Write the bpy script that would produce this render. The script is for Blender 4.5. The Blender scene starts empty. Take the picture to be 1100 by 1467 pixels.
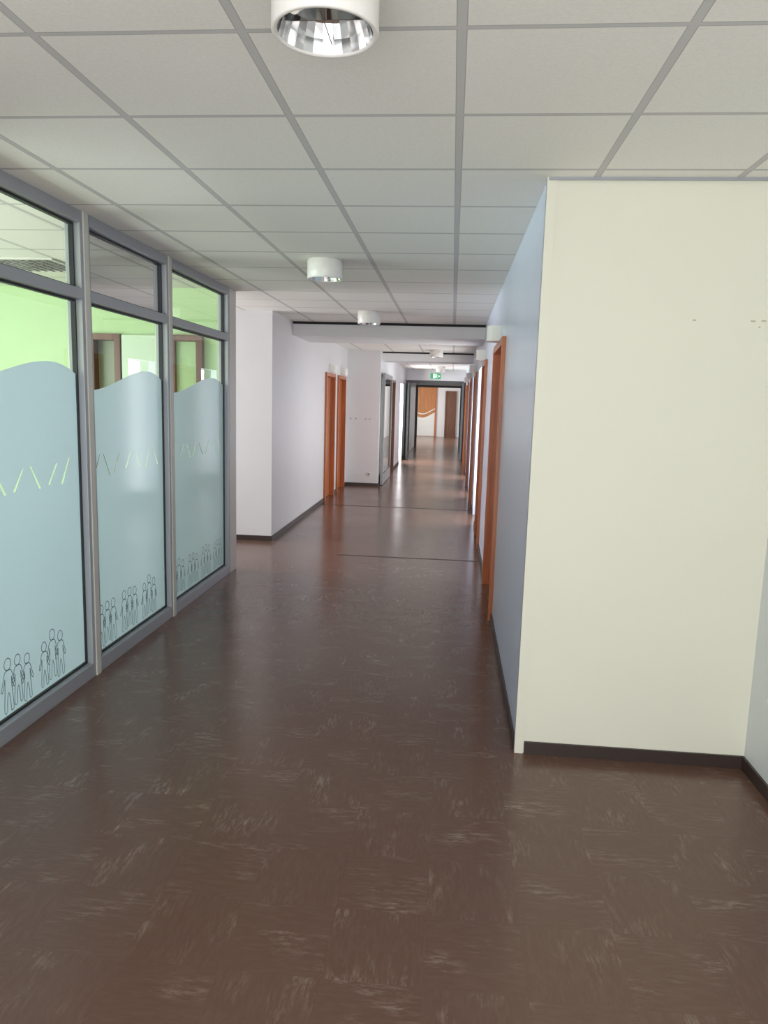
import bpy, bmesh, math, random
from mathutils import Vector, Matrix
random.seed(4)
sc = bpy.context.scene
COL = sc.collection
try:
    sc.view_settings.view_transform = 'Standard'
except Exception:
    pass

# ------------------------------------------------------------------ colours / materials
def lin(c):
    out = []
    for v in c:
        v /= 255.0
        out.append(v/12.92 if v <= 0.04045 else ((v+0.055)/1.055)**2.4)
    return (out[0], out[1], out[2], 1.0)

def newmat(name):
    m = bpy.data.materials.new(name); m.use_nodes = True
    nt = m.node_tree; nt.nodes.clear()
    out = nt.nodes.new('ShaderNodeOutputMaterial')
    return m, nt, out

def N(nt, t, **kw):
    n = nt.nodes.new(t)
    for k, v in kw.items(): setattr(n, k, v)
    return n

def paint(name, rgb, rough=0.5, var=0.04, scale=3.0, bump=0.02, bscale=180, metallic=0.0, spec=0.5, emis=None, estr=0):
    m, nt, out = newmat(name)
    b = N(nt, 'ShaderNodeBsdfPrincipled')
    g = N(nt, 'ShaderNodeNewGeometry')
    no = N(nt, 'ShaderNodeTexNoise'); no.inputs['Scale'].default_value = scale; no.inputs['Detail'].default_value = 3
    nt.links.new(g.outputs['Position'], no.inputs['Vector'])
    mx = N(nt, 'ShaderNodeMixRGB')
    c = lin(rgb)
    mx.inputs[1].default_value = tuple(max(0, v*(1-var)) for v in c[:3])+(1,)
    mx.inputs[2].default_value = tuple(min(1, v*(1+var)) for v in c[:3])+(1,)
    nt.links.new(no.outputs['Fac'], mx.inputs[0])
    nt.links.new(mx.outputs[0], b.inputs['Base Color'])
    b.inputs['Roughness'].default_value = rough
    b.inputs['Metallic'].default_value = metallic
    b.inputs['Specular IOR Level'].default_value = spec
    if bump > 0:
        n2 = N(nt, 'ShaderNodeTexNoise'); n2.inputs['Scale'].default_value = bscale
        nt.links.new(g.outputs['Position'], n2.inputs['Vector'])
        bp = N(nt, 'ShaderNodeBump'); bp.inputs['Strength'].default_value = bump; bp.inputs['Distance'].default_value = 0.002
        nt.links.new(n2.outputs['Fac'], bp.inputs['Height']); nt.links.new(bp.outputs[0], b.inputs['Normal'])
    if emis:
        b.inputs['Emission Color'].default_value = lin(emis); b.inputs['Emission Strength'].default_value = estr
    nt.links.new(b.outputs[0], out.inputs[0])
    return m

def wood(name, c1, c2, rough=0.35):
    m, nt, out = newmat(name)
    b = N(nt, 'ShaderNodeBsdfPrincipled')
    g = N(nt, 'ShaderNodeNewGeometry')
    mp = N(nt, 'ShaderNodeMapping'); mp.inputs['Scale'].default_value = (28, 28, 1.6)
    no = N(nt, 'ShaderNodeTexNoise'); no.inputs['Scale'].default_value = 1.0; no.inputs['Detail'].default_value = 5; no.inputs['Distortion'].default_value = 0.6
    cr = N(nt, 'ShaderNodeValToRGB'); cr.color_ramp.elements[0].position = .3; cr.color_ramp.elements[1].position = .7
    cr.color_ramp.elements[0].color = lin(c1); cr.color_ramp.elements[1].color = lin(c2)
    nt.links.new(g.outputs['Position'], mp.inputs[0]); nt.links.new(mp.outputs[0], no.inputs['Vector'])
    nt.links.new(no.outputs['Fac'], cr.inputs[0]); nt.links.new(cr.outputs[0], b.inputs['Base Color'])
    b.inputs['Roughness'].default_value = rough
    nt.links.new(b.outputs[0], out.inputs[0])
    return m

def M(nt, op, a, b=None, c=None):
    n = N(nt, 'ShaderNodeMath', operation=op)
    for i, v in enumerate((a, b, c)):
        if v is None: continue
        if isinstance(v, (int, float)): n.inputs[i].default_value = v
        else: nt.links.new(v, n.inputs[i])
    return n.outputs[0]

def ceiling_mat():
    m, nt, out = newmat('ceiling_tile_material')
    b = N(nt, 'ShaderNodeBsdfPrincipled'); b.inputs['Roughness'].default_value = 0.7
    b.inputs['Specular IOR Level'].default_value = 0.3
    g = N(nt, 'ShaderNodeNewGeometry'); s = N(nt, 'ShaderNodeSeparateXYZ')
    nt.links.new(g.outputs['Position'], s.inputs[0])
    def line(sock, off, hw):
        a = M(nt, 'ADD', sock, -off + 60.0)
        f = M(nt, 'FRACT', M(nt, 'DIVIDE', a, 0.6))
        d = M(nt, 'MULTIPLY', M(nt, 'MINIMUM', f, M(nt, 'SUBTRACT', 1.0, f)), 0.6)
        return M(nt, 'LESS_THAN', d, hw), d
    lx, dx = line(s.outputs[0], -0.016, 0.012)
    ly, dy = line(s.outputs[1], 3.33, 0.008)
    grid = M(nt, 'MAXIMUM', lx, ly)
    no = N(nt, 'ShaderNodeTexNoise'); no.inputs['Scale'].default_value = 90; no.inputs['Detail'].default_value = 4
    nt.links.new(g.outputs['Position'], no.inputs['Vector'])
    t = N(nt, 'ShaderNodeMixRGB'); t.inputs[1].default_value = lin((230, 228, 221)); t.inputs[2].default_value = lin((246, 244, 237))
    nt.links.new(no.outputs['Fac'], t.inputs[0])
    mx = N(nt, 'ShaderNodeMixRGB'); mx.inputs[2].default_value = lin((200, 199, 197))
    nt.links.new(grid, mx.inputs[0]); nt.links.new(t.outputs[0], mx.inputs[1])
    mind = M(nt, 'MINIMUM', M(nt, 'ABSOLUTE', M(nt, 'SUBTRACT', dx, 0.0135)), M(nt, 'ABSOLUTE', M(nt, 'SUBTRACT', dy, 0.0095)))
    gap = M(nt, 'MULTIPLY', M(nt, 'LESS_THAN', mind, 0.0015), M(nt, 'SUBTRACT', 1.0, grid))
    m2 = N(nt, 'ShaderNodeMixRGB'); m2.inputs[2].default_value = lin((176, 174, 170))
    nt.links.new(gap, m2.inputs[0]); nt.links.new(mx.outputs[0], m2.inputs[1])
    nt.links.new(m2.outputs[0], b.inputs['Base Color'])
    bp = N(nt, 'ShaderNodeBump'); bp.inputs['Strength'].default_value = .15; bp.inputs['Distance'].default_value = .003
    nt.links.new(no.outputs['Fac'], bp.inputs['Height']); nt.links.new(bp.outputs[0], b.inputs['Normal'])
    nt.links.new(b.outputs[0], out.inputs[0])
    return m

def floor_mat():
    m, nt, out = newmat('linoleum_floor_material')
    b = N(nt, 'ShaderNodeBsdfPrincipled')
    g = N(nt, 'ShaderNodeNewGeometry'); s = N(nt, 'ShaderNodeSeparateXYZ')
    nt.links.new(g.outputs['Position'], s.inputs[0])
    T = 0.305
    ax = M(nt, 'DIVIDE', M(nt, 'ADD', s.outputs[0], 60.1), T); ay = M(nt, 'DIVIDE', M(nt, 'ADD', s.outputs[1], 60.0), T)
    par = M(nt, 'MODULO', M(nt, 'ADD', M(nt, 'FLOOR', ax), M(nt, 'FLOOR', ay)), 2.0)
    par = M(nt, 'GREATER_THAN', par, 0.5)
    def streak(sx, sy, off, det=8, rg=.74):
        mp = N(nt, 'ShaderNodeMapping'); mp.inputs['Scale'].default_value = (sx, sy, 1); mp.inputs['Location'].default_value = (off, off*2, 0)
        no = N(nt, 'ShaderNodeTexNoise'); no.inputs['Scale'].default_value = 1.0; no.inputs['Detail'].default_value = det; no.inputs['Roughness'].default_value = rg
        no.inputs['Distortion'].default_value = .2
        nt.links.new(g.outputs['Position'], mp.inputs[0]); nt.links.new(mp.outputs[0], no.inputs['Vector'])
        return no.outputs['Fac']
    def sel(a, b_):
        mixf = N(nt, 'ShaderNodeMix'); mixf.data_type = 'FLOAT'
        nt.links.new(par, mixf.inputs[0]); nt.links.new(a, mixf.inputs[2]); nt.links.new(b_, mixf.inputs[3])
        return mixf.outputs[0]
    st = sel(streak(13, 62, 3), streak(62, 13, 11))
    clump = sel(streak(4, 9, 21, 2, .5), streak(9, 4, 33, 2, .5))
    patch = N(nt, 'ShaderNodeMapRange'); patch.inputs[1].default_value = .50; patch.inputs[2].default_value = .70
    nt.links.new(clump, patch.inputs[0])
    th = N(nt, 'ShaderNodeMapRange'); th.inputs[1].default_value = .47; th.inputs[2].default_value = .70
    nt.links.new(st, th.inputs[0])
    # fewer pale marks deeper down the corridor zone, more wear near the open hall (large-scale wear map)
    wear = N(nt, 'ShaderNodeTexNoise'); wear.inputs['Scale'].default_value = .9; wear.inputs['Detail'].default_value = 1
    nt.links.new(g.outputs['Position'], wear.inputs['Vector'])
    wr = N(nt, 'ShaderNodeMapRange'); wr.inputs[1].default_value = .35; wr.inputs[2].default_value = .65; wr.inputs[3].default_value = .22; wr.inputs[4].default_value = .5
    nt.links.new(wear.outputs['Fac'], wr.inputs[0])
    fac = M(nt, 'MULTIPLY', th.outputs[0], M(nt, 'ADD', M(nt, 'MULTIPLY', patch.outputs[0], wr.outputs[0]), .03))
    base = N(nt, 'ShaderNodeMixRGB'); base.inputs[1].default_value = lin((98, 71, 59)); base.inputs[2].default_value = lin((110, 83, 70))
    nt.links.new(st, base.inputs[0])
    mx = N(nt, 'ShaderNodeMixRGB'); mx.inputs[2].default_value = lin((200, 184, 170))
    nt.links.new(fac, mx.inputs[0]); nt.links.new(base.outputs[0], mx.inputs[1])
    fx = M(nt, 'FRACT', M(nt, 'MULTIPLY', ax, .5)); fy = M(nt, 'FRACT', M(nt, 'MULTIPLY', ay, .5))
    j = M(nt, 'MAXIMUM', M(nt, 'LESS_THAN', fx, .003), M(nt, 'LESS_THAN', fy, .003))
    mj = N(nt, 'ShaderNodeMixRGB'); mj.inputs[2].default_value = lin((70, 52, 46))
    nt.links.new(M(nt, 'MULTIPLY', j, .25), mj.inputs[0]); nt.links.new(mx.outputs[0], mj.inputs[1])
    nt.links.new(mj.outputs[0], b.inputs['Base Color'])
    lo = N(nt, 'ShaderNodeTexNoise'); lo.inputs['Scale'].default_value = 1.6; lo.inputs['Detail'].default_value = 1
    nt.links.new(g.outputs['Position'], lo.inputs['Vector'])
    rr = N(nt, 'ShaderNodeMapRange'); rr.inputs[3].default_value = .17; rr.inputs[4].default_value = .27
    nt.links.new(lo.outputs['Fac'], rr.inputs[0]); nt.links.new(rr.outputs[0], b.inputs['Roughness'])
    b.inputs['Specular IOR Level'].default_value = .52
    wv = N(nt, 'ShaderNodeTexNoise'); wv.inputs['Scale'].default_value = 6; wv.inputs['Detail'].default_value = 1
    nt.links.new(g.outputs['Position'], wv.inputs['Vector'])
    bp = N(nt, 'ShaderNodeBump'); bp.inputs['Strength'].default_value = .07; bp.inputs['Distance'].default_value = .01
    nt.links.new(wv.outputs['Fac'], bp.inputs['Height']); nt.links.new(bp.outputs[0], b.inputs['Normal'])
    nt.links.new(b.outputs[0], out.inputs[0])
    return m

def glass_mat(name='clear_glass_material', tint=(235, 245, 240)):
    m, nt, out = newmat(name)
    t = N(nt, 'ShaderNodeBsdfTransparent'); t.inputs[0].default_value = lin(tint)
    gl = N(nt, 'ShaderNodeBsdfGlossy'); gl.inputs['Roughness'].default_value = .01
    fr = N(nt, 'ShaderNodeFresnel'); fr.inputs[0].default_value = 1.45
    k = M(nt, 'MULTIPLY', fr.outputs[0], 1.5)
    k = M(nt, 'MINIMUM', k, 1.0)
    mx = N(nt, 'ShaderNodeMixShader')
    nt.links.new(k, mx.inputs[0]); nt.links.new(t.outputs[0], mx.inputs[1]); nt.links.new(gl.outputs[0], mx.inputs[2])
    nt.links.new(mx.outputs[0], out.inputs[0])
    return m

def film_mat():
    m, nt, out = newmat('frosted_film_material')
    d = N(nt, 'ShaderNodeBsdfDiffuse'); d.inputs[0].default_value = lin((228, 238, 243))
    t = N(nt, 'ShaderNodeBsdfTranslucent'); t.inputs[0].default_value = lin((230, 243, 250))
    m1 = N(nt, 'ShaderNodeMixShader'); m1.inputs[0].default_value = .62
    nt.links.new(d.outputs[0], m1.inputs[1]); nt.links.new(t.outputs[0], m1.inputs[2])
    gl = N(nt, 'ShaderNodeBsdfGlossy'); gl.inputs['Roughness'].default_value = .12
    fr = N(nt, 'ShaderNodeFresnel'); fr.inputs[0].default_value = 1.4
    m2 = N(nt, 'ShaderNodeMixShader')
    nt.links.new(fr.outputs[0], m2.inputs[0]); nt.links.new(m1.outputs[0], m2.inputs[1]); nt.links.new(gl.outputs[0], m2.inputs[2])
    nt.links.new(m2.outputs[0], out.inputs[0])
    return m

MAT = dict(
    ceil=ceiling_mat(), floor=floor_mat(), glass=glass_mat(), film=film_mat(),
    beige=paint('beige_wall_paint', (229, 228, 212), .55, .015),
    blue=paint('pale_blue_gloss_paint', (214, 224, 245), .25, .03),
    sidew=paint('cool_white_paint', (222, 228, 228), .5),
    white=paint('white_wall_paint', (222, 221, 222), .36, .03),
    green=paint('light_green_paint', (190, 219, 166), .6),
    beam=paint('beam_white_paint', (226, 225, 225), .5),
    base=paint('dark_brown_skirting', (58, 46, 42), .4),
    alu=paint('grey_aluminium', (164, 167, 173), .4, .02, metallic=.2, bump=0),
    alul=paint('pale_cover_strip', (206, 204, 196), .4, .02, bump=0),
    gask=paint('black_rubber_gasket', (30, 34, 40), .5, bump=0),
    orange=wood('orange_varnished_wood', (156, 82, 42), (194, 112, 60), .3),
    brown=wood('brown_wood', (92, 60, 44), (122, 82, 60), .4),
    dark=paint('dark_grey_metal', (84, 86, 86), .4, bump=0),
    midgrey=paint('mid_grey_metal', (142, 140, 140), .4, bump=0),
    lampw=paint('white_enamel', (236, 234, 228), .3, .01, bump=0),
    chrome=paint('polished_reflector', (215, 215, 215), .12, .01, metallic=1, bump=0),
    steel=paint('brushed_steel', (170, 170, 170), .3, .02, metallic=1, bump=0),
    bulb=paint('white_tube_glass', (245, 245, 240), .2, .01, bump=0, emis=(255, 250, 235), estr=.35),
    line=paint('grey_outline_film', (120, 140, 146), .5, bump=0),
    black=paint('painted_gap_shade', (22, 22, 24), .7, bump=0),
    plast=paint('white_plastic', (225, 225, 220), .35, bump=0),
    exitg=paint('exit_sign_green', (50, 150, 95), .4, bump=0, emis=(40, 180, 110), estr=.2),
    exitw=paint('exit_sign_white', (240, 250, 240), .4, bump=0, emis=(240, 255, 240), estr=.7),
    hole=paint('wall_scuff_grey', (186, 182, 164), .7, bump=0),
)

# ------------------------------------------------------------------ geometry helpers
def obj_from_bm(name, bm, mat, parent=None, origin=None, smooth=False):
    me = bpy.data.meshes.new(name)
    bmesh.ops.recalc_face_normals(bm, faces=bm.faces)
    if origin is None:
        cs = [v.co for v in bm.verts]
        origin = Vector(((min(c.x for c in cs)+max(c.x for c in cs))/2, (min(c.y for c in cs)+max(c.y for c in cs))/2, min(c.z for c in cs)))
    origin = Vector(origin)
    bmesh.ops.translate(bm, verts=bm.verts, vec=-origin)
    bm.to_mesh(me); bm.free()
    if smooth:
        for p in me.polygons: p.use_smooth = True
    me.materials.append(mat)
    o = bpy.data.objects.new(name, me); COL.objects.link(o)
    place(o, origin, parent)
    return o

WORLD = {}
def place(o, origin, parent):
    WORLD[o.name] = Vector(origin)
    if parent is not None:
        o.parent = parent
        o.location = Vector(origin) - WORLD[parent.name]
    else:
        o.location = origin

def addbox(bm, b):
    x0, x1, y0, y1, z0, z1 = b
    x0, x1 = min(x0, x1), max(x0, x1); y0, y1 = min(y0, y1), max(y0, y1)
    vs = [bm.verts.new(p) for p in ((x0,y0,z0),(x1,y0,z0),(x1,y1,z0),(x0,y1,z0),(x0,y0,z1),(x1,y0,z1),(x1,y1,z1),(x0,y1,z1))]
    for f in ((3,2,1,0),(4,5,6,7),(0,1,5,4),(1,2,6,5),(2,3,7,6),(3,0,4,7)):
        bm.faces.new([vs[i] for i in f])

def boxes(name, bl, mat, parent=None, bevel=0, struct=False):
    bm = bmesh.new()
    for b in bl: addbox(bm, b)
    if bevel: bmesh.ops.bevel(bm, geom=list(bm.edges), offset=bevel, segments=2, affect='EDGES', profile=.6)
    o = obj_from_bm(name, bm, mat, parent)
    if struct: o['kind'] = 'structure'
    return o

def empty(name, loc, label=None, cat=None, group=None):
    e = bpy.data.objects.new(name, None); COL.objects.link(e); e.location = loc; e.empty_display_size = .1
    WORLD[e.name] = Vector(loc)
    if label: e['label'] = label
    if cat: e['category'] = cat
    if group: e['group'] = group
    return e

def lathe(bm, prof, seg=48, c=(0, 0, 0), closed=False):
    rings = []
    for r, z in prof:
        rings.append([bm.verts.new((c[0]+r*math.cos(2*math.pi*i/seg), c[1]+r*math.sin(2*math.pi*i/seg), c[2]+z)) for i in range(seg)])
    n = len(rings)
    for k in range(n if closed else n-1):
        a, b = rings[k], rings[(k+1) % n]
        for i in range(seg):
            bm.faces.new((a[i], a[(i+1) % seg], b[(i+1) % seg], b[i]))
    return rings

def tube(bm, p0, p1, r, seg=12):
    p0 = Vector(p0); p1 = Vector(p1); d = (p1-p0)
    mt = Matrix.Translation((p0+p1)/2) @ d.to_track_quat('Z', 'Y').to_matrix().to_4x4()
    bmesh.ops.create_cone(bm, cap_ends=True, segments=seg, radius1=r, radius2=r, depth=d.length, matrix=mt)

def S(o, label=None):
    o['kind'] = 'structure'
    if label: o['label'] = label
    return o

H = 2.68
XR = 0.38; XL = -2.09; XN = -1.43; XG = -2.13

# ------------------------------------------------------------------ floor / ceiling
S(boxes('floor', [(-6.2, 2.0, -3.2, 38.0, -0.1, 0.0)], MAT['floor']), 'brown marbled linoleum floor')
S(boxes('ceiling', [(-6.2, 2.0, -3.2, 38.0, H, H+.1)], MAT['ceil']), 'white square ceiling tiles in a grey grid')

def wall_y(name, x0, x1, ya, yb, ops, mat, label):
    bl = []; y = ya
    for (a, b, h) in sorted(ops):
        if a > y: bl.append((x0, x1, y, a, 0, H))
        bl.append((x0, x1, a, b, h, H)); y = b
    if yb > y: bl.append((x0, x1, y, yb, 0, H))
    return S(boxes(name, bl, mat), label)

R_DOORS = [(5.65, 6.90), (8.55, 9.5), (12.0, 13.0), (15.2, 16.1), (17.9, 18.8), (20.3, 21.2)]
R_FILL_OPEN = [(10.3, 11.3), (13.4, 14.3), (16.6, 17.5)]  # openings added in the wall only to admit the fill lights
DH = 2.2
wall_y('wall_right', XR, XR+.12, 3.46, 22.7, [(a, b, DH) for a, b in R_DOORS + R_FILL_OPEN], MAT['blue'], 'pale blue glossy corridor wall')
S(boxes('wall_front', [(XR, 1.46, 3.445, 3.46, 0, H), (XR+.12, 1.46, 3.46, 3.565, 0, H)], MAT['beige']), 'plain beige painted wall')
S(boxes('wall_side', [(1.46, 1.58, -3.2, 3.565, 0, H)], MAT['sidew']), 'cool white painted wall')
S(boxes('trim_1', [(XR-.006, XR+.035, 3.437, 3.445, 0, H)], MAT['beige']), 'beige corner strip')
S(boxes('trim_2', [(XR-.006, XR, 3.445, 3.475, 0, H)], MAT['alu']), 'grey corner edge strip')

S(boxes('wall_near', [(-2.2, -2.08, -3.2, 2.80, 0, H)], MAT['white']), 'white wall beside glazing')
S(boxes('wall_partition', [(-6.2, -3.46, 6.85, 6.92, 0, H), (-3.46, -3.14, 6.85, 6.92, 2.25, H), (-3.14, -2.2, 6.85, 6.92, 0, H)], MAT['green']), 'light green room wall')
S(boxes('wall_partition_outer', [(-6.2, -2.2, 6.951, 7.0, 0, H)], MAT['white']), 'white passage side of the partition wall')
S(boxes('wall_green', [(-6.2, -6.1, -.1, 6.85, 0, H)], MAT['green']))
S(boxes('wall_green_end', [(-6.1, -2.2, -.1, 0, 0, H)], MAT['green']))
S(boxes('trim_3', [(-2.2, -2.08, 6.80, 7.0, 0, H)], MAT['alul'], bevel=.004), 'pale end post of the glazed partition')
S(boxes('wall_passage', [(-6.2, XL, 8.47, 8.59, 0, H)], MAT['white']), 'white wall of side passage')
wall_y('wall_left', XL-.12, XL, 8.59, 14.57, [(12.05, 13.0, 2.14), (13.35, 14.3, 2.14)], MAT['white'], 'white corridor wall')
S(boxes('wall_return', [(XL-.12, XN, 14.57, 14.69, 0, H)], MAT['white']), 'white wall return where corridor narrows')
wall_y('wall_left_far', XN-.12, XN, 14.69, 22.7, [(17.2, 18.2, 2.2), (20.3, 21.5, 2.2)], MAT['white'], 'white corridor wall')
S(boxes('wall_passage_end', [(-6.2, -6.1, 7.0, 8.47, 0, H)], MAT['white']))

# beams
S(boxes('trim_4', [(XL, XR, 9.57, 10.7, 2.505, H)], MAT['beam']), 'white boxed ceiling beam')
S(boxes('trim_5', [(XL, XR, 9.562, 9.57, 2.65, H)], MAT['black']), 'black strip painted in for the gap shadow above beam')  # solid black strip, the shade of the gap put into its colour
S(boxes('trim_6', [(XN, XR, 14.95, 15.6, 2.505, H)], MAT['beam']), 'white boxed ceiling beam')
S(boxes('trim_7', [(XN, XR, 14.942, 14.95, 2.65, H)], MAT['black']))  # same painted shade line over the second beam
S(boxes('trim_8', [(XR, 1.46, 3.43, 3.437, 2.668, H)], MAT['alu']))
S(boxes('trim_9', [(-1.2, XR, 7.86, 7.885, 0, .003)], MAT['base']))
S(boxes('trim_10', [(XL, XR, 11.7, 11.73, 0, .003)], MAT['base']))

# baseboards
BB = .062; t = .012
def segs(ya, yb, ops):
    r = []; y = ya
    for a, b in sorted(ops):
        if a > y: r.append((y, a))
        y = b
    if yb > y: r.append((y, yb))
    return r
S(boxes('baseboard_front', [(XR+.04, 1.46-t, 3.445-t, 3.445, 0, BB)], MAT['base']))
S(boxes('baseboard_side', [(1.46-t, 1.46, -3.0, 3.445, 0, BB)], MAT['base']))
S(boxes('baseboard_right', [(XR-t, XR, a, b, 0, BB) for a, b in segs(3.48, 22.6, R_DOORS+R_FILL_OPEN)], MAT['base']))
S(boxes('baseboard_passage', [(-6.0, XL+t, 8.47-t, 8.47, 0, BB)], MAT['base']))
S(boxes('baseboard_left', [(XL, XL+t, a, b, 0, BB) for a, b in segs(8.47, 14.55, [(12.05, 13.0), (13.35, 14.3)])], MAT['base']))
S(boxes('baseboard_return', [(XL+t, XN, 14.57-t, 14.57, 0, BB)], MAT['base']))
S(boxes('baseboard_left_far', [(XN, XN+t, a, b, 0, BB) for a, b in segs(14.57, 22.6, [(17.2, 18.2), (20.3, 21.5)])], MAT['base']))

# ------------------------------------------------------------------ glazed partition windows
def ribbon(bm, pts, w, x, closed=True):
    n = len(pts); L = []; Rr = []
    for i in range(n):
        if closed: a = pts[i-1]; b = pts[(i+1) % n]
        else: a = pts[max(0, i-1)]; b = pts[min(n-1, i+1)]
        d = Vector((b[0]-a[0], b[1]-a[1])); d.normalize(); nn = Vector((-d.y, d.x))*w/2
        L.append(bm.verts.new((x, pts[i][0]+nn.x, pts[i][1]+nn.y))); Rr.append(bm.verts.new((x, pts[i][0]-nn.x, pts[i][1]-nn.y)))
    for i in range(n if closed else n-1):
        j = (i+1) % n
        bm.faces.new((L[i], L[j], Rr[j], Rr[i]))

def catmull(pts, k=4):
    out = []; n = len(pts)
    for i in range(n):
        p0, p1, p2, p3 = (Vector(pts[(i+q) % n]) for q in (-1, 0, 1, 2))
        for s in range(k):
            u = s/k
            out.append(tuple(.5*((2*p1)+(p2-p0)*u+(2*p0-5*p1+4*p2-p3)*u*u+(3*p1-p0-3*p2+p3)*u**3)))
    return out

half = [(.035, .75), (.10, .72), (.15, .58), (.20, .44), (.165, .41), (.11, .55), (.095, .62), (.10, .42), (.125, .2), (.13, .03), (.06, .02), (.045, .2), (0, .36)]
child = half + [(-x, z) for x, z in reversed(half[:-1])]
def child_group(bm, y, z, x, hs):
    for k, h in enumerate(hs):
        yc = y + (k-1)*.082
        zc = z + (.015 if k == 1 else 0)
        ribbon(bm, catmull([(yc+p[0]*h, zc+p[1]*h) for p in child], 3), .0052, x+k*.0003)
        ribbon(bm, [(yc+.095*h*math.cos(a*math.pi/8), zc+.86*h+.105*h*math.sin(a*math.pi/8)) for a in range(16)], .0052, x+k*.0003)

def wave_z(u):
    if u < .78:
        s = u/.78; s = s*s*(3-2*s)
        return 1.705 + .145*s
    s = (u-.78)/.22
    return 1.85 - .055*s*s

def make_window(n, y0, y1, ph):
    fx0, fx1 = -2.17, -2.08; sw = .055
    fr = boxes('window_%d' % n, [(fx0, fx1, y0, y0+sw, 0, H), (fx0, fx1, y1-sw, y1, 0, H),
                                 (fx0, fx1, y0+sw, y1-sw, 0, .085), (fx0, fx1, y0+sw, y1-sw, 2.615, H), (fx0, fx1, y0+sw, y1-sw, 2.205, 2.265)], MAT['alu'], bevel=.004)
    S(fr, 'grey aluminium framed glazed partition with frosted film')
    a, b = y0+sw, y1-sw
    g = .012; gx0, gx1 = XG-.012, XG+.014
    gb = []
    for z0, z1 in ((.085, 2.205), (2.265, 2.615)):
        gb += [(gx0, gx1, a, a+g, z0, z1), (gx0, gx1, b-g, b, z0, z1), (gx0, gx1, a+g, b-g, z0, z0+g), (gx0, gx1, a+g, b-g, z1-g, z1)]
    boxes('rubber_gasket', gb, MAT['gask'], fr)
    for z0, z1 in ((.085, 2.205), (2.265, 2.615)):
        bm = bmesh.new()
        vs = [bm.verts.new(p) for p in ((XG, a, z0), (XG, b, z0), (XG, b, z1), (XG, a, z1))]
        bm.faces.new(vs)
        obj_from_bm('glass_pane', bm, MAT['glass'], fr)
    a2, b2 = a+g+.002, b-g-.002; nS = 40
    prof = [(a2, .1), (b2, .1)] + [(a2+(b2-a2)*(1-i/nS), wave_z(1-i/nS)) for i in range(nS+1)]
    bm = bmesh.new()
    f0 = bm.faces.new([bm.verts.new((XG+.002, p[0], p[1])) for p in prof])
    r = bmesh.ops.extrude_face_region(bm, geom=[f0])
    bmesh.ops.translate(bm, verts=[v for v in r['geom'] if isinstance(v, bmesh.types.BMVert)], vec=(.002, 0, 0))
    film = obj_from_bm('frosted_film', bm, MAT['film'], None, origin=(XG, (a2+b2)/2, .1))
    bm = bmesh.new(); rnd = random.Random(20+n)
    yy = a2+.08; k = 0
    lean = [1, -1, -1, 1, -1, 1, 1, -1, 1, -1]
    while yy < b2-.06:
        l = lean[(k+ph) % 10]; hh = .05+.02*rnd.random(); zc = 1.25+.012*rnd.random()
        dy = l*.042; w = .008
        q = [(yy-dy-w, zc-hh), (yy-dy+w*1.4, zc-hh), (yy+dy+w, zc+hh), (yy+dy-w*.4, zc+hh)]
        A = [bm.verts.new((XG-.01, p[0], p[1])) for p in q]; B = [bm.verts.new((XG+.02, p[0], p[1])) for p in q]
        bm.faces.new(A); bm.faces.new(B[::-1])
        for i in range(4): bm.faces.new((A[i], B[i], B[(i+1) % 4], A[(i+1) % 4]))
        yy += .13 + .05*rnd.random(); k += 1
    cut = obj_from_bm('cutter', bm, MAT['film'], None)
    md = film.modifiers.new('b', 'BOOLEAN'); md.operation = 'DIFFERENCE'; md.solver = 'EXACT'; md.object = cut
    bpy.context.view_layer.update()
    dg = bpy.context.evaluated_depsgraph_get()
    me = bpy.data.meshes.new_from_object(film.evaluated_get(dg))
    film.modifiers.clear(); film.data = me
    bpy.data.objects.remove(cut)
    wl = WORLD[film.name]
    film.parent = fr; film.location = wl - WORLD[fr.name]
    film['label'] = 'pale blue frosted film with wavy top and slash cut-outs'
    gy = a2+.16
    while gy < b2-.12:
        bm = bmesh.new()
        child_group(bm, gy, .11+.01*rnd.random(), XG+.0048, [.25+.04*rnd.random() for _ in range(3)])
        obj_from_bm('children_outline_decal', bm, MAT['line'], fr)
        gy += .325
    return fr

make_window(1, 2.80, 4.10, 0)
make_window(2, 4.10, 5.34, 3)
make_window(3, 5.34, 6.80, 5)
S(boxes('trim_11', [(-2.08, -2.072, 4.075, 4.125, 0, H)], MAT['alul']), 'pale cover strip on post')
S(boxes('trim_12', [(-2.08, -2.072, 5.315, 5.365, 0, H)], MAT['alul']), 'pale cover strip on post')

# ------------------------------------------------------------------ doors
def door(n, xf, sg, y0, y1, h, matf, matl, label, handle=True, fw=.06):
    xo = xf - sg*.03; xi = xf + sg*.11
    fr = boxes('door_%d' % n, [(xo, xi, y0+.001, y0+fw, 0, h-.001), (xo, xi, y1-fw, y1-.001, 0, h-.001), (xo, xi, y0+fw, y1-fw, h-fw, h-.001)], matf, bevel=.003)
    S(fr, label)
    leaf = boxes('door_leaf', [(xf+sg*.05, xf+sg*.09, y0+fw+.003, y1-fw-.003, .006, h-fw-.003)], matl, fr, bevel=.002)
    if handle:
        bm = bmesh.new(); yh = y0+fw+.08; xs = xf+sg*.05
        tube(bm, (xs, yh, 1.05), (xs-sg*.008, yh, 1.05), .025, 20)
        tube(bm, (xs, yh, 1.05), (xs-sg*.05, yh, 1.05), .009)
        tube(bm, (xs-sg*.05, yh-.01, 1.05), (xs-sg*.05, yh+.12, 1.05), .009)
        obj_from_bm('door_handle', bm, MAT['steel'], leaf, smooth=False)
    return fr

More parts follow.
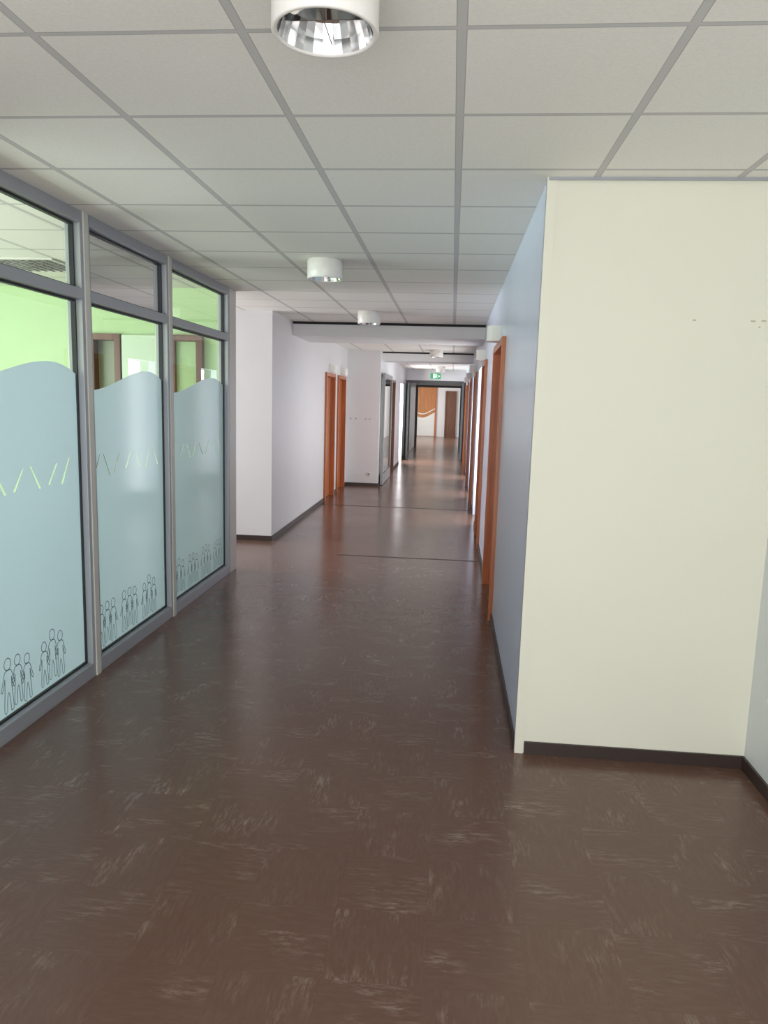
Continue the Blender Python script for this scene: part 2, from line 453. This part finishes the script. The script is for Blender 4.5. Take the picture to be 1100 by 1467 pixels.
n = 1
for (a, b) in R_DOORS:
    door(n, XR, 1, a, b, DH, MAT['orange'], MAT['orange'], 'orange varnished wooden door in pale blue wall'); n += 1
door(n, XL, -1, 12.05, 13.0, 2.14, MAT['orange'], MAT['orange'], 'orange varnished wooden door in white wall'); n += 1
door(n, XL, -1, 13.35, 14.3, 2.14, MAT['orange'], MAT['orange'], 'orange varnished wooden door in white wall'); n += 1
door(n, XN, -1, 17.2, 18.2, 2.2, MAT['brown'], MAT['brown'], 'dark brown door in white wall'); n += 1

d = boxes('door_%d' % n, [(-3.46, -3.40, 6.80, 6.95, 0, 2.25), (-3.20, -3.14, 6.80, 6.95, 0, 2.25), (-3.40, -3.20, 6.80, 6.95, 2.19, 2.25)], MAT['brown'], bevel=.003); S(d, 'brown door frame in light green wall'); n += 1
boxes('door_leaf', [(-3.40, -3.20, 6.90, 6.94, 0.005, 2.19)], paint('painted_doorway_shade', (140, 150, 122), .4), d)  # dull panel stands in for the dark open doorway, shade in its colour
d = boxes('door_%d' % n, [(-3.12, -2.74, 6.79, 6.83, .01, 2.24)], paint('pale_green_white', (206, 226, 198), .4), bevel=.003); S(d, 'pale panel door leaf against green wall'); n += 1
d = boxes('door_%d' % n, [(-2.66, -2.60, 6.78, 6.85, 0, 2.25), (-2.40, -2.34, 6.78, 6.85, 0, 2.25), (-2.60, -2.40, 6.78, 6.85, 2.19, 2.25)], MAT['brown'], bevel=.003); S(d, 'brown door frame in light green wall'); n += 1
boxes('door_leaf', [(-2.60, -2.40, 6.82, 6.845, .005, 2.19)], paint('pale_green_leaf', (170, 200, 146), .4), d)

def glazed_leaf(n, x0, x1, y0, y1, h, mat, label):
    w = .09
    fr = boxes('door_%d' % n, [(x0, x1, y0, y0+w, .01, h), (x0, x1, y1-w, y1, .01, h), (x0, x1, y0+w, y1-w, .01, .22), (x0, x1, y0+w, y1-w, h-w, h)], mat, bevel=.003)
    S(fr, label)
    xm = (x0+x1)/2
    boxes('glass_pane', [(xm-.003, xm+.003, y0+w, y1-w, .22, h-w)], MAT['glass'], fr)
    return fr
glazed_leaf(n, -1.40, -1.35, 14.75, 16.6, 2.25, MAT['midgrey'], 'grey metal glazed fire door folded against wall'); n += 1
glazed_leaf(n, -1.33, -1.28, 21.75, 22.6, 2.27, MAT['dark'], 'dark grey glazed double door leaf held open'); n += 1
glazed_leaf(n, .27, .32, 21.75, 22.6, 2.27, MAT['dark'], 'dark grey glazed double door leaf held open'); n += 1

def portal(n, yc, xa, xb, top, mat, label):
    fr = boxes('door_%d' % n, [(xa, xa+.09, yc, yc+.1, 0, top), (xb-.09, xb, yc, yc+.1, 0, top), (xa+.09, xb-.09, yc, yc+.1, top-.08, top)], mat, bevel=.003)
    S(fr, label)
portal(n, 22.66, XN, XR, 2.36, MAT['dark'], 'dark grey metal double door frame, open'); n += 1
S(boxes('wall_header', [(XN, XR, 22.66, 22.76, 2.36, H)], MAT['white']))
S(boxes('wall_right_beyond', [(XR, XR+.12, 22.7, 37.6, 0, H)], MAT['white']))
S(boxes('wall_left_beyond', [(XN-.12, XN, 22.7, 29.0, 0, H)], MAT['white']))
portal(n, 28.8, XN, XR, 2.36, MAT['dark'], 'dark grey metal double door frame, open'); n += 1
S(boxes('wall_header_beyond', [(XN, XR, 28.8, 28.9, 2.36, H)], MAT['white']))
S(boxes('wall_lobby', [(-3.0, XN-.12, 28.9, 29.0, 0, H)], MAT['white']))
S(boxes('wall_lobby_side', [(-3.1, -3.0, 28.9, 37.6, 0, H)], MAT['white']))
S(boxes('wall_end', [(-3.1, .6, 37.6, 37.7, 0, H)], MAT['white']), 'white end wall of corridor')
d = boxes('door_%d' % n, [(-2.0, -1.93, 37.5, 37.6, 0, 2.55), (-.87, -.80, 37.5, 37.6, 0, 2.55), (-1.93, -.87, 37.5, 37.6, 2.48, 2.55)], MAT['orange']); S(d, 'wide orange wooden door with white wavy lower panel'); n += 1
boxes('door_leaf', [(-1.93, -.87, 37.55, 37.59, .0, 2.48)], wood('light_orange_wood', (164, 104, 54), (192, 128, 74)), d)
def wave_panel(x0, x1, zb, zt, amp, y, thick, parent, mat):
    bm = bmesh.new(); K = 24
    top = [(x0+(x1-x0)*i/K, zt-amp*math.sin(math.pi*1.25*i/K)+amp*.3) for i in range(K+1)]
    bot = [(x, (z-thick) if thick else zb) for x, z in top]
    for i in range(K):
        vs = [bm.verts.new((p[0], y, p[1])) for p in (bot[i], bot[i+1], top[i+1], top[i])]
        bm.faces.new(vs)
    bmesh.ops.remove_doubles(bm, verts=bm.verts, dist=1e-5)
    obj_from_bm('wavy_panel', bm, mat, parent)
wave_panel(-1.93, -.87, .02, 1.05, .16, 37.545, 0, d, MAT['plast'])
wave_panel(-1.93, -.87, .1, 1.26, .16, 37.543, .05, d, MAT['plast'])
d = boxes('door_%d' % n, [(-.36, -.30, 37.5, 37.6, 0, 2.3), (.14, .2, 37.5, 37.6, 0, 2.3), (-.3, .14, 37.5, 37.6, 2.24, 2.3)], MAT['brown']); S(d, 'dark brown narrow door in white end wall'); n += 1
boxes('door_leaf', [(-.3, .14, 37.55, 37.59, 0, 2.24)], MAT['brown'], d)

# ------------------------------------------------------------------ ceiling downlights
def downlight(x, y, label):
    e = empty('ceiling_downlight', (x, y, H), label, 'ceiling light', 'round surface downlights along the corridor')
    z = H
    bm = bmesh.new()
    R = .127; hh = .135
    lathe(bm, [(R-.014, -.02), (R-.014, -hh+.004), (R-.010, -hh), (R-.003, -hh), (R, -hh+.003), (R, -.012), (R-.006, -.008), (R-.006, -.001), (.02, -.001), (.02, -.02)], 64, (x, y, z), closed=True)
    obj_from_bm('lamp_housing', bm, MAT['lampw'], e, origin=(x, y, z), smooth=True)
    bm = bmesh.new()
    lathe(bm, [(.113, -hh+.004), (.104, -.100), (.090, -.070), (.070, -.045), (.04, -.032), (.004, -.030)], 28, (x, y, z))
    obj_from_bm('reflector', bm, MAT['chrome'], e, origin=(x, y, z))
    bm = bmesh.new()
    addbox(bm, (x-.0015, x+.0015, y-.098, y+.098, z-.115, z-.045))
    obj_from_bm('louvre_fin', bm, MAT['chrome'], e, origin=(x, y, z))
    for s in (-1, 1):
        bm = bmesh.new()
        addbox(bm, (x+s*.003, x+s*.098, y-.0015, y+.0015, z-.105, z-.055))
        obj_from_bm('louvre_fin', bm, MAT['chrome'], e, origin=(x, y, z))
    for s in (-1, 1):
        bm = bmesh.new()
        for q in (-1, 1):
            tube(bm, (x+s*.022, y+q*.012, z-.05), (x+s*.075, y+q*.012, z-.075), .0085, 14)
        bmesh.ops.create_uvsphere(bm, u_segments=12, v_segments=8, radius=.016, matrix=Matrix.Translation((x+s*.075, y, z-.075)))
        obj_from_bm('lamp_tube', bm, MAT['bulb'], e, smooth=True)
    return e
for i, (x, y) in enumerate([(-.336, 1.86), (-.95, 5.40), (-.97, 8.40), (-.34, 14.2), (-.36, 20.6)]):
    downlight(x, y, 'white round surface downlight with chrome reflector on tiled ceiling')

e = empty('recessed_ceiling_light', (-3.316, 5.73, H), 'square recessed louvred light in ceiling of green room', 'ceiling light')
boxes('light_frame', [(-3.60, -3.58, 5.45, 6.01, H-.012, H), (-3.05, -3.03, 5.45, 6.01, H-.012, H), (-3.58, -3.05, 5.45, 5.47, H-.012, H), (-3.58, -3.05, 5.99, 6.01, H-.012, H)], MAT['alul'], e)
boxes('louvre', [(-3.58+.066*i, -3.575+.066*i, 5.47, 5.99, H-.012, H-.001) for i in range(1, 8)] + [(-3.58, -3.05, 5.47+.065*i, 5.475+.065*i, H-.010, H-.001) for i in range(1, 8)], MAT['midgrey'], e)

# ------------------------------------------------------------------ wall lights over the doors
def wall_light(xf, sg, y, z0, label):
    e = empty('wall_light', (xf, y, z0), label, 'wall light', 'white box lights over the doors')
    w = .17; hh = .13; dp = .12
    boxes('back_plate', [(xf, xf+sg*.012, y-w/2, y+w/2, z0, z0+hh)], MAT['plast'], e)
    bm = bmesh.new()
    pts = [(xf+sg*.012, y-w/2)]
    for i in range(13):
        a = -math.pi/2+math.pi*i/12
        pts.append((xf+sg*(.05+(dp-.05)*max(0, math.cos(a))**.6), y+w/2*math.sin(a)))
    pts.append((xf+sg*.012, y+w/2))
    f = bm.faces.new([bm.verts.new((p[0], p[1], z0+.003)) for p in pts])
    r = bmesh.ops.extrude_face_region(bm, geom=[f])
    bmesh.ops.translate(bm, verts=[v for v in r['geom'] if isinstance(v, bmesh.types.BMVert)], vec=(0, 0, hh-.006))
    obj_from_bm('lamp_shade', bm, MAT['lampw'], e)
for y in (6.28, 9.03, 12.5, 15.65, 18.35):
    wall_light(XR, -1, y, DH+.003, 'white wall light mounted above orange door')
for y in (12.5, 13.8):
    wall_light(XL, 1, y, 2.145, 'white wall light mounted above orange door')

# ------------------------------------------------------------------ exit sign
ex = empty('exit_sign', (-.53, 22.2, H), 'green hanging emergency exit sign with running figure', 'exit sign')
for hx in (-.655, -.412):
    boxes('hanger', [(hx, hx+.007, 22.197, 22.203, 2.56, H)], MAT['steel'], ex)
boxes('sign_panel', [(-.68, -.38, 22.19, 22.21, 2.40, 2.56)], MAT['exitg'], ex, bevel=.002)
bm = bmesh.new()
addbox(bm, (-.60, -.545, 22.185, 22.19, 2.42, 2.54))
bmesh.ops.create_circle(bm, cap_ends=True, segments=16, radius=.011, matrix=Matrix.Translation((-.50, 22.187, 2.525)) @ Matrix.Rotation(math.pi/2, 4, 'X'))
def stroke(p, q, w=.007):
    a = Vector(p); b = Vector(q); dd = (b-a).normalized(); nn = Vector((-dd.y, dd.x))*w
    vs = [bm.verts.new((v.x, 22.187, v.y)) for v in (a-nn, a+nn, b+nn, b-nn)]
    bm.faces.new(vs)
stroke((-.503, 2.51), (-.512, 2.468), .009); stroke((-.51, 2.47), (-.535, 2.452)); stroke((-.535, 2.452), (-.54, 2.425), .005)
stroke((-.51, 2.47), (-.495, 2.445)); stroke((-.495, 2.445), (-.47, 2.44), .005); stroke((-.505, 2.503), (-.53, 2.488), .004); stroke((-.505, 2.503), (-.48, 2.485), .004)
stroke((-.46, 2.48), (-.41, 2.48), .005); stroke((-.44, 2.50), (-.41, 2.48), .005); stroke((-.44, 2.46), (-.41, 2.48), .005)
obj_from_bm('exit_pictogram', bm, MAT['exitw'], ex)

# ------------------------------------------------------------------ sockets and wall fixings
def socket(x, z, label):
    e = empty('wall_socket', (x, 14.57, z), label, 'wall socket')
    boxes('cover_plate', [(x-.04, x+.04, 14.56, 14.57, z-.04, z+.04)], MAT['plast'], e, bevel=.003)
    bm = bmesh.new()
    bmesh.ops.create_cone(bm, cap_ends=True, segments=20, radius1=.024, radius2=.024, depth=.004, matrix=Matrix.Translation((x, 14.559, z)) @ Matrix.Rotation(math.pi/2, 4, 'X'))
    obj_from_bm('socket_insert', bm, MAT['midgrey'], e)
socket(-1.61, .24, 'white power socket low on white wall')
for x in (-2.0, -1.9, -1.70, -1.62):
    e = boxes('wall_plug_hole', [(x-.012, x+.012, 14.565, 14.57, 1.33, 1.345)], MAT['dark'], bevel=.001)
    e['label'] = 'small dark drill hole mark on white wall'; e['category'] = 'wall fixing'; e['group'] = 'drill marks on the wall return'
for x, z, w in ((1.05, 2.085, .008), (1.30, 2.085, .010), (1.345, 2.087, .010), (1.33, 2.06, .004)):
    e = boxes('wall_plug', [(x-w, x+w, 3.443, 3.445, z-.003, z+.003)], MAT['hole'], bevel=.0008)
    e['label'] = 'small grey plastered fixing mark on beige wall'; e['category'] = 'wall fixing'; e['group'] = 'fixings on the beige wall'

# ------------------------------------------------------------------ lights
def area(name, loc, target, sx, sy, power, col=(1, 1, 1)):
    l = bpy.data.lights.new(name, 'AREA'); l.shape = 'RECTANGLE'; l.size = sx; l.size_y = sy; l.energy = power; l.color = col
    o = bpy.data.objects.new(name, l); COL.objects.link(o); o.location = loc
    o.rotation_euler = (Vector(target)-Vector(loc)).to_track_quat('-Z', 'Y').to_euler()
    return o
area('window_daylight', (-.3, -2.9, 1.4), (-.3, 3, 2.1), 3.2, 2.2, 122, (.985, .99, .985))
area('ceiling_fill_light', (-.3, -1.2, .1), (-.3, -.2, 2.6), 3.0, 2.4, 70, (.99, .985, .97))  # added unseen lamp facing up from floor level to brighten the ceiling
area('room_daylight', (-5.9, 2.9, 1.5), (0, 2.9, 1.4), 4.6, 2.0, 310, (.98, .99, 1))
area('passage_daylight', (-5.9, 7.7, 1.4), (0, 7.7, 1.4), 1.3, 2.2, 125, (.98, .985, 1))
area('side_fill_light', (.62, 10.8, 1.2), (-3, 10.8, 1.2), .9, 2.0, 36, (.98, .985, 1))  # three added fill lamps, unseen behind the right-wall openings
area('side_fill_light', (.62, 13.85, 1.2), (-3, 13.85, 1.2), .8, 2.0, 38, (.98, .985, 1))
area('side_fill_light', (.62, 17.05, 1.2), (-3, 17.05, 1.2), .8, 2.0, 50, (.98, .985, 1))
area('far_room_daylight', (-1.75, 20.9, 1.2), (2, 20.9, 1.2), 1.1, 2.0, 100, (.98, .99, 1))
area('lobby_daylight', (-2.9, 33, 1.5), (0, 33, 1.4), 5, 2, 220, (.98, .99, 1))
w = bpy.data.worlds.new('World'); sc.world = w; w.use_nodes = True
w.node_tree.nodes['Background'].inputs[0].default_value = (.85, .93, 1, 1)
w.node_tree.nodes['Background'].inputs[1].default_value = .8

# ------------------------------------------------------------------ camera
psi = math.radians(5.03); th = math.radians(8.57); rho = .0288
h = Vector((-math.sin(psi), math.cos(psi), 0)); f = h*math.cos(th) - Vector((0, 0, 1))*math.sin(th)
r0 = Vector((math.cos(psi), math.sin(psi), 0)); u0 = r0.cross(f)
Rr = r0*math.cos(rho) + u0*math.sin(rho); U = -r0*math.sin(rho) + u0*math.cos(rho)
cam = bpy.data.cameras.new('camera'); co = bpy.data.objects.new('camera', cam); COL.objects.link(co)
mw = Matrix((Rr, U, -f)).transposed().to_4x4(); mw.translation = Vector((0, 0, 1.69))
co.matrix_world = mw
cam.sensor_fit = 'VERTICAL'; cam.sensor_height = 36; cam.lens = 1050/1467*36; cam.clip_end = 200; cam.clip_start = .05
sc.camera = co
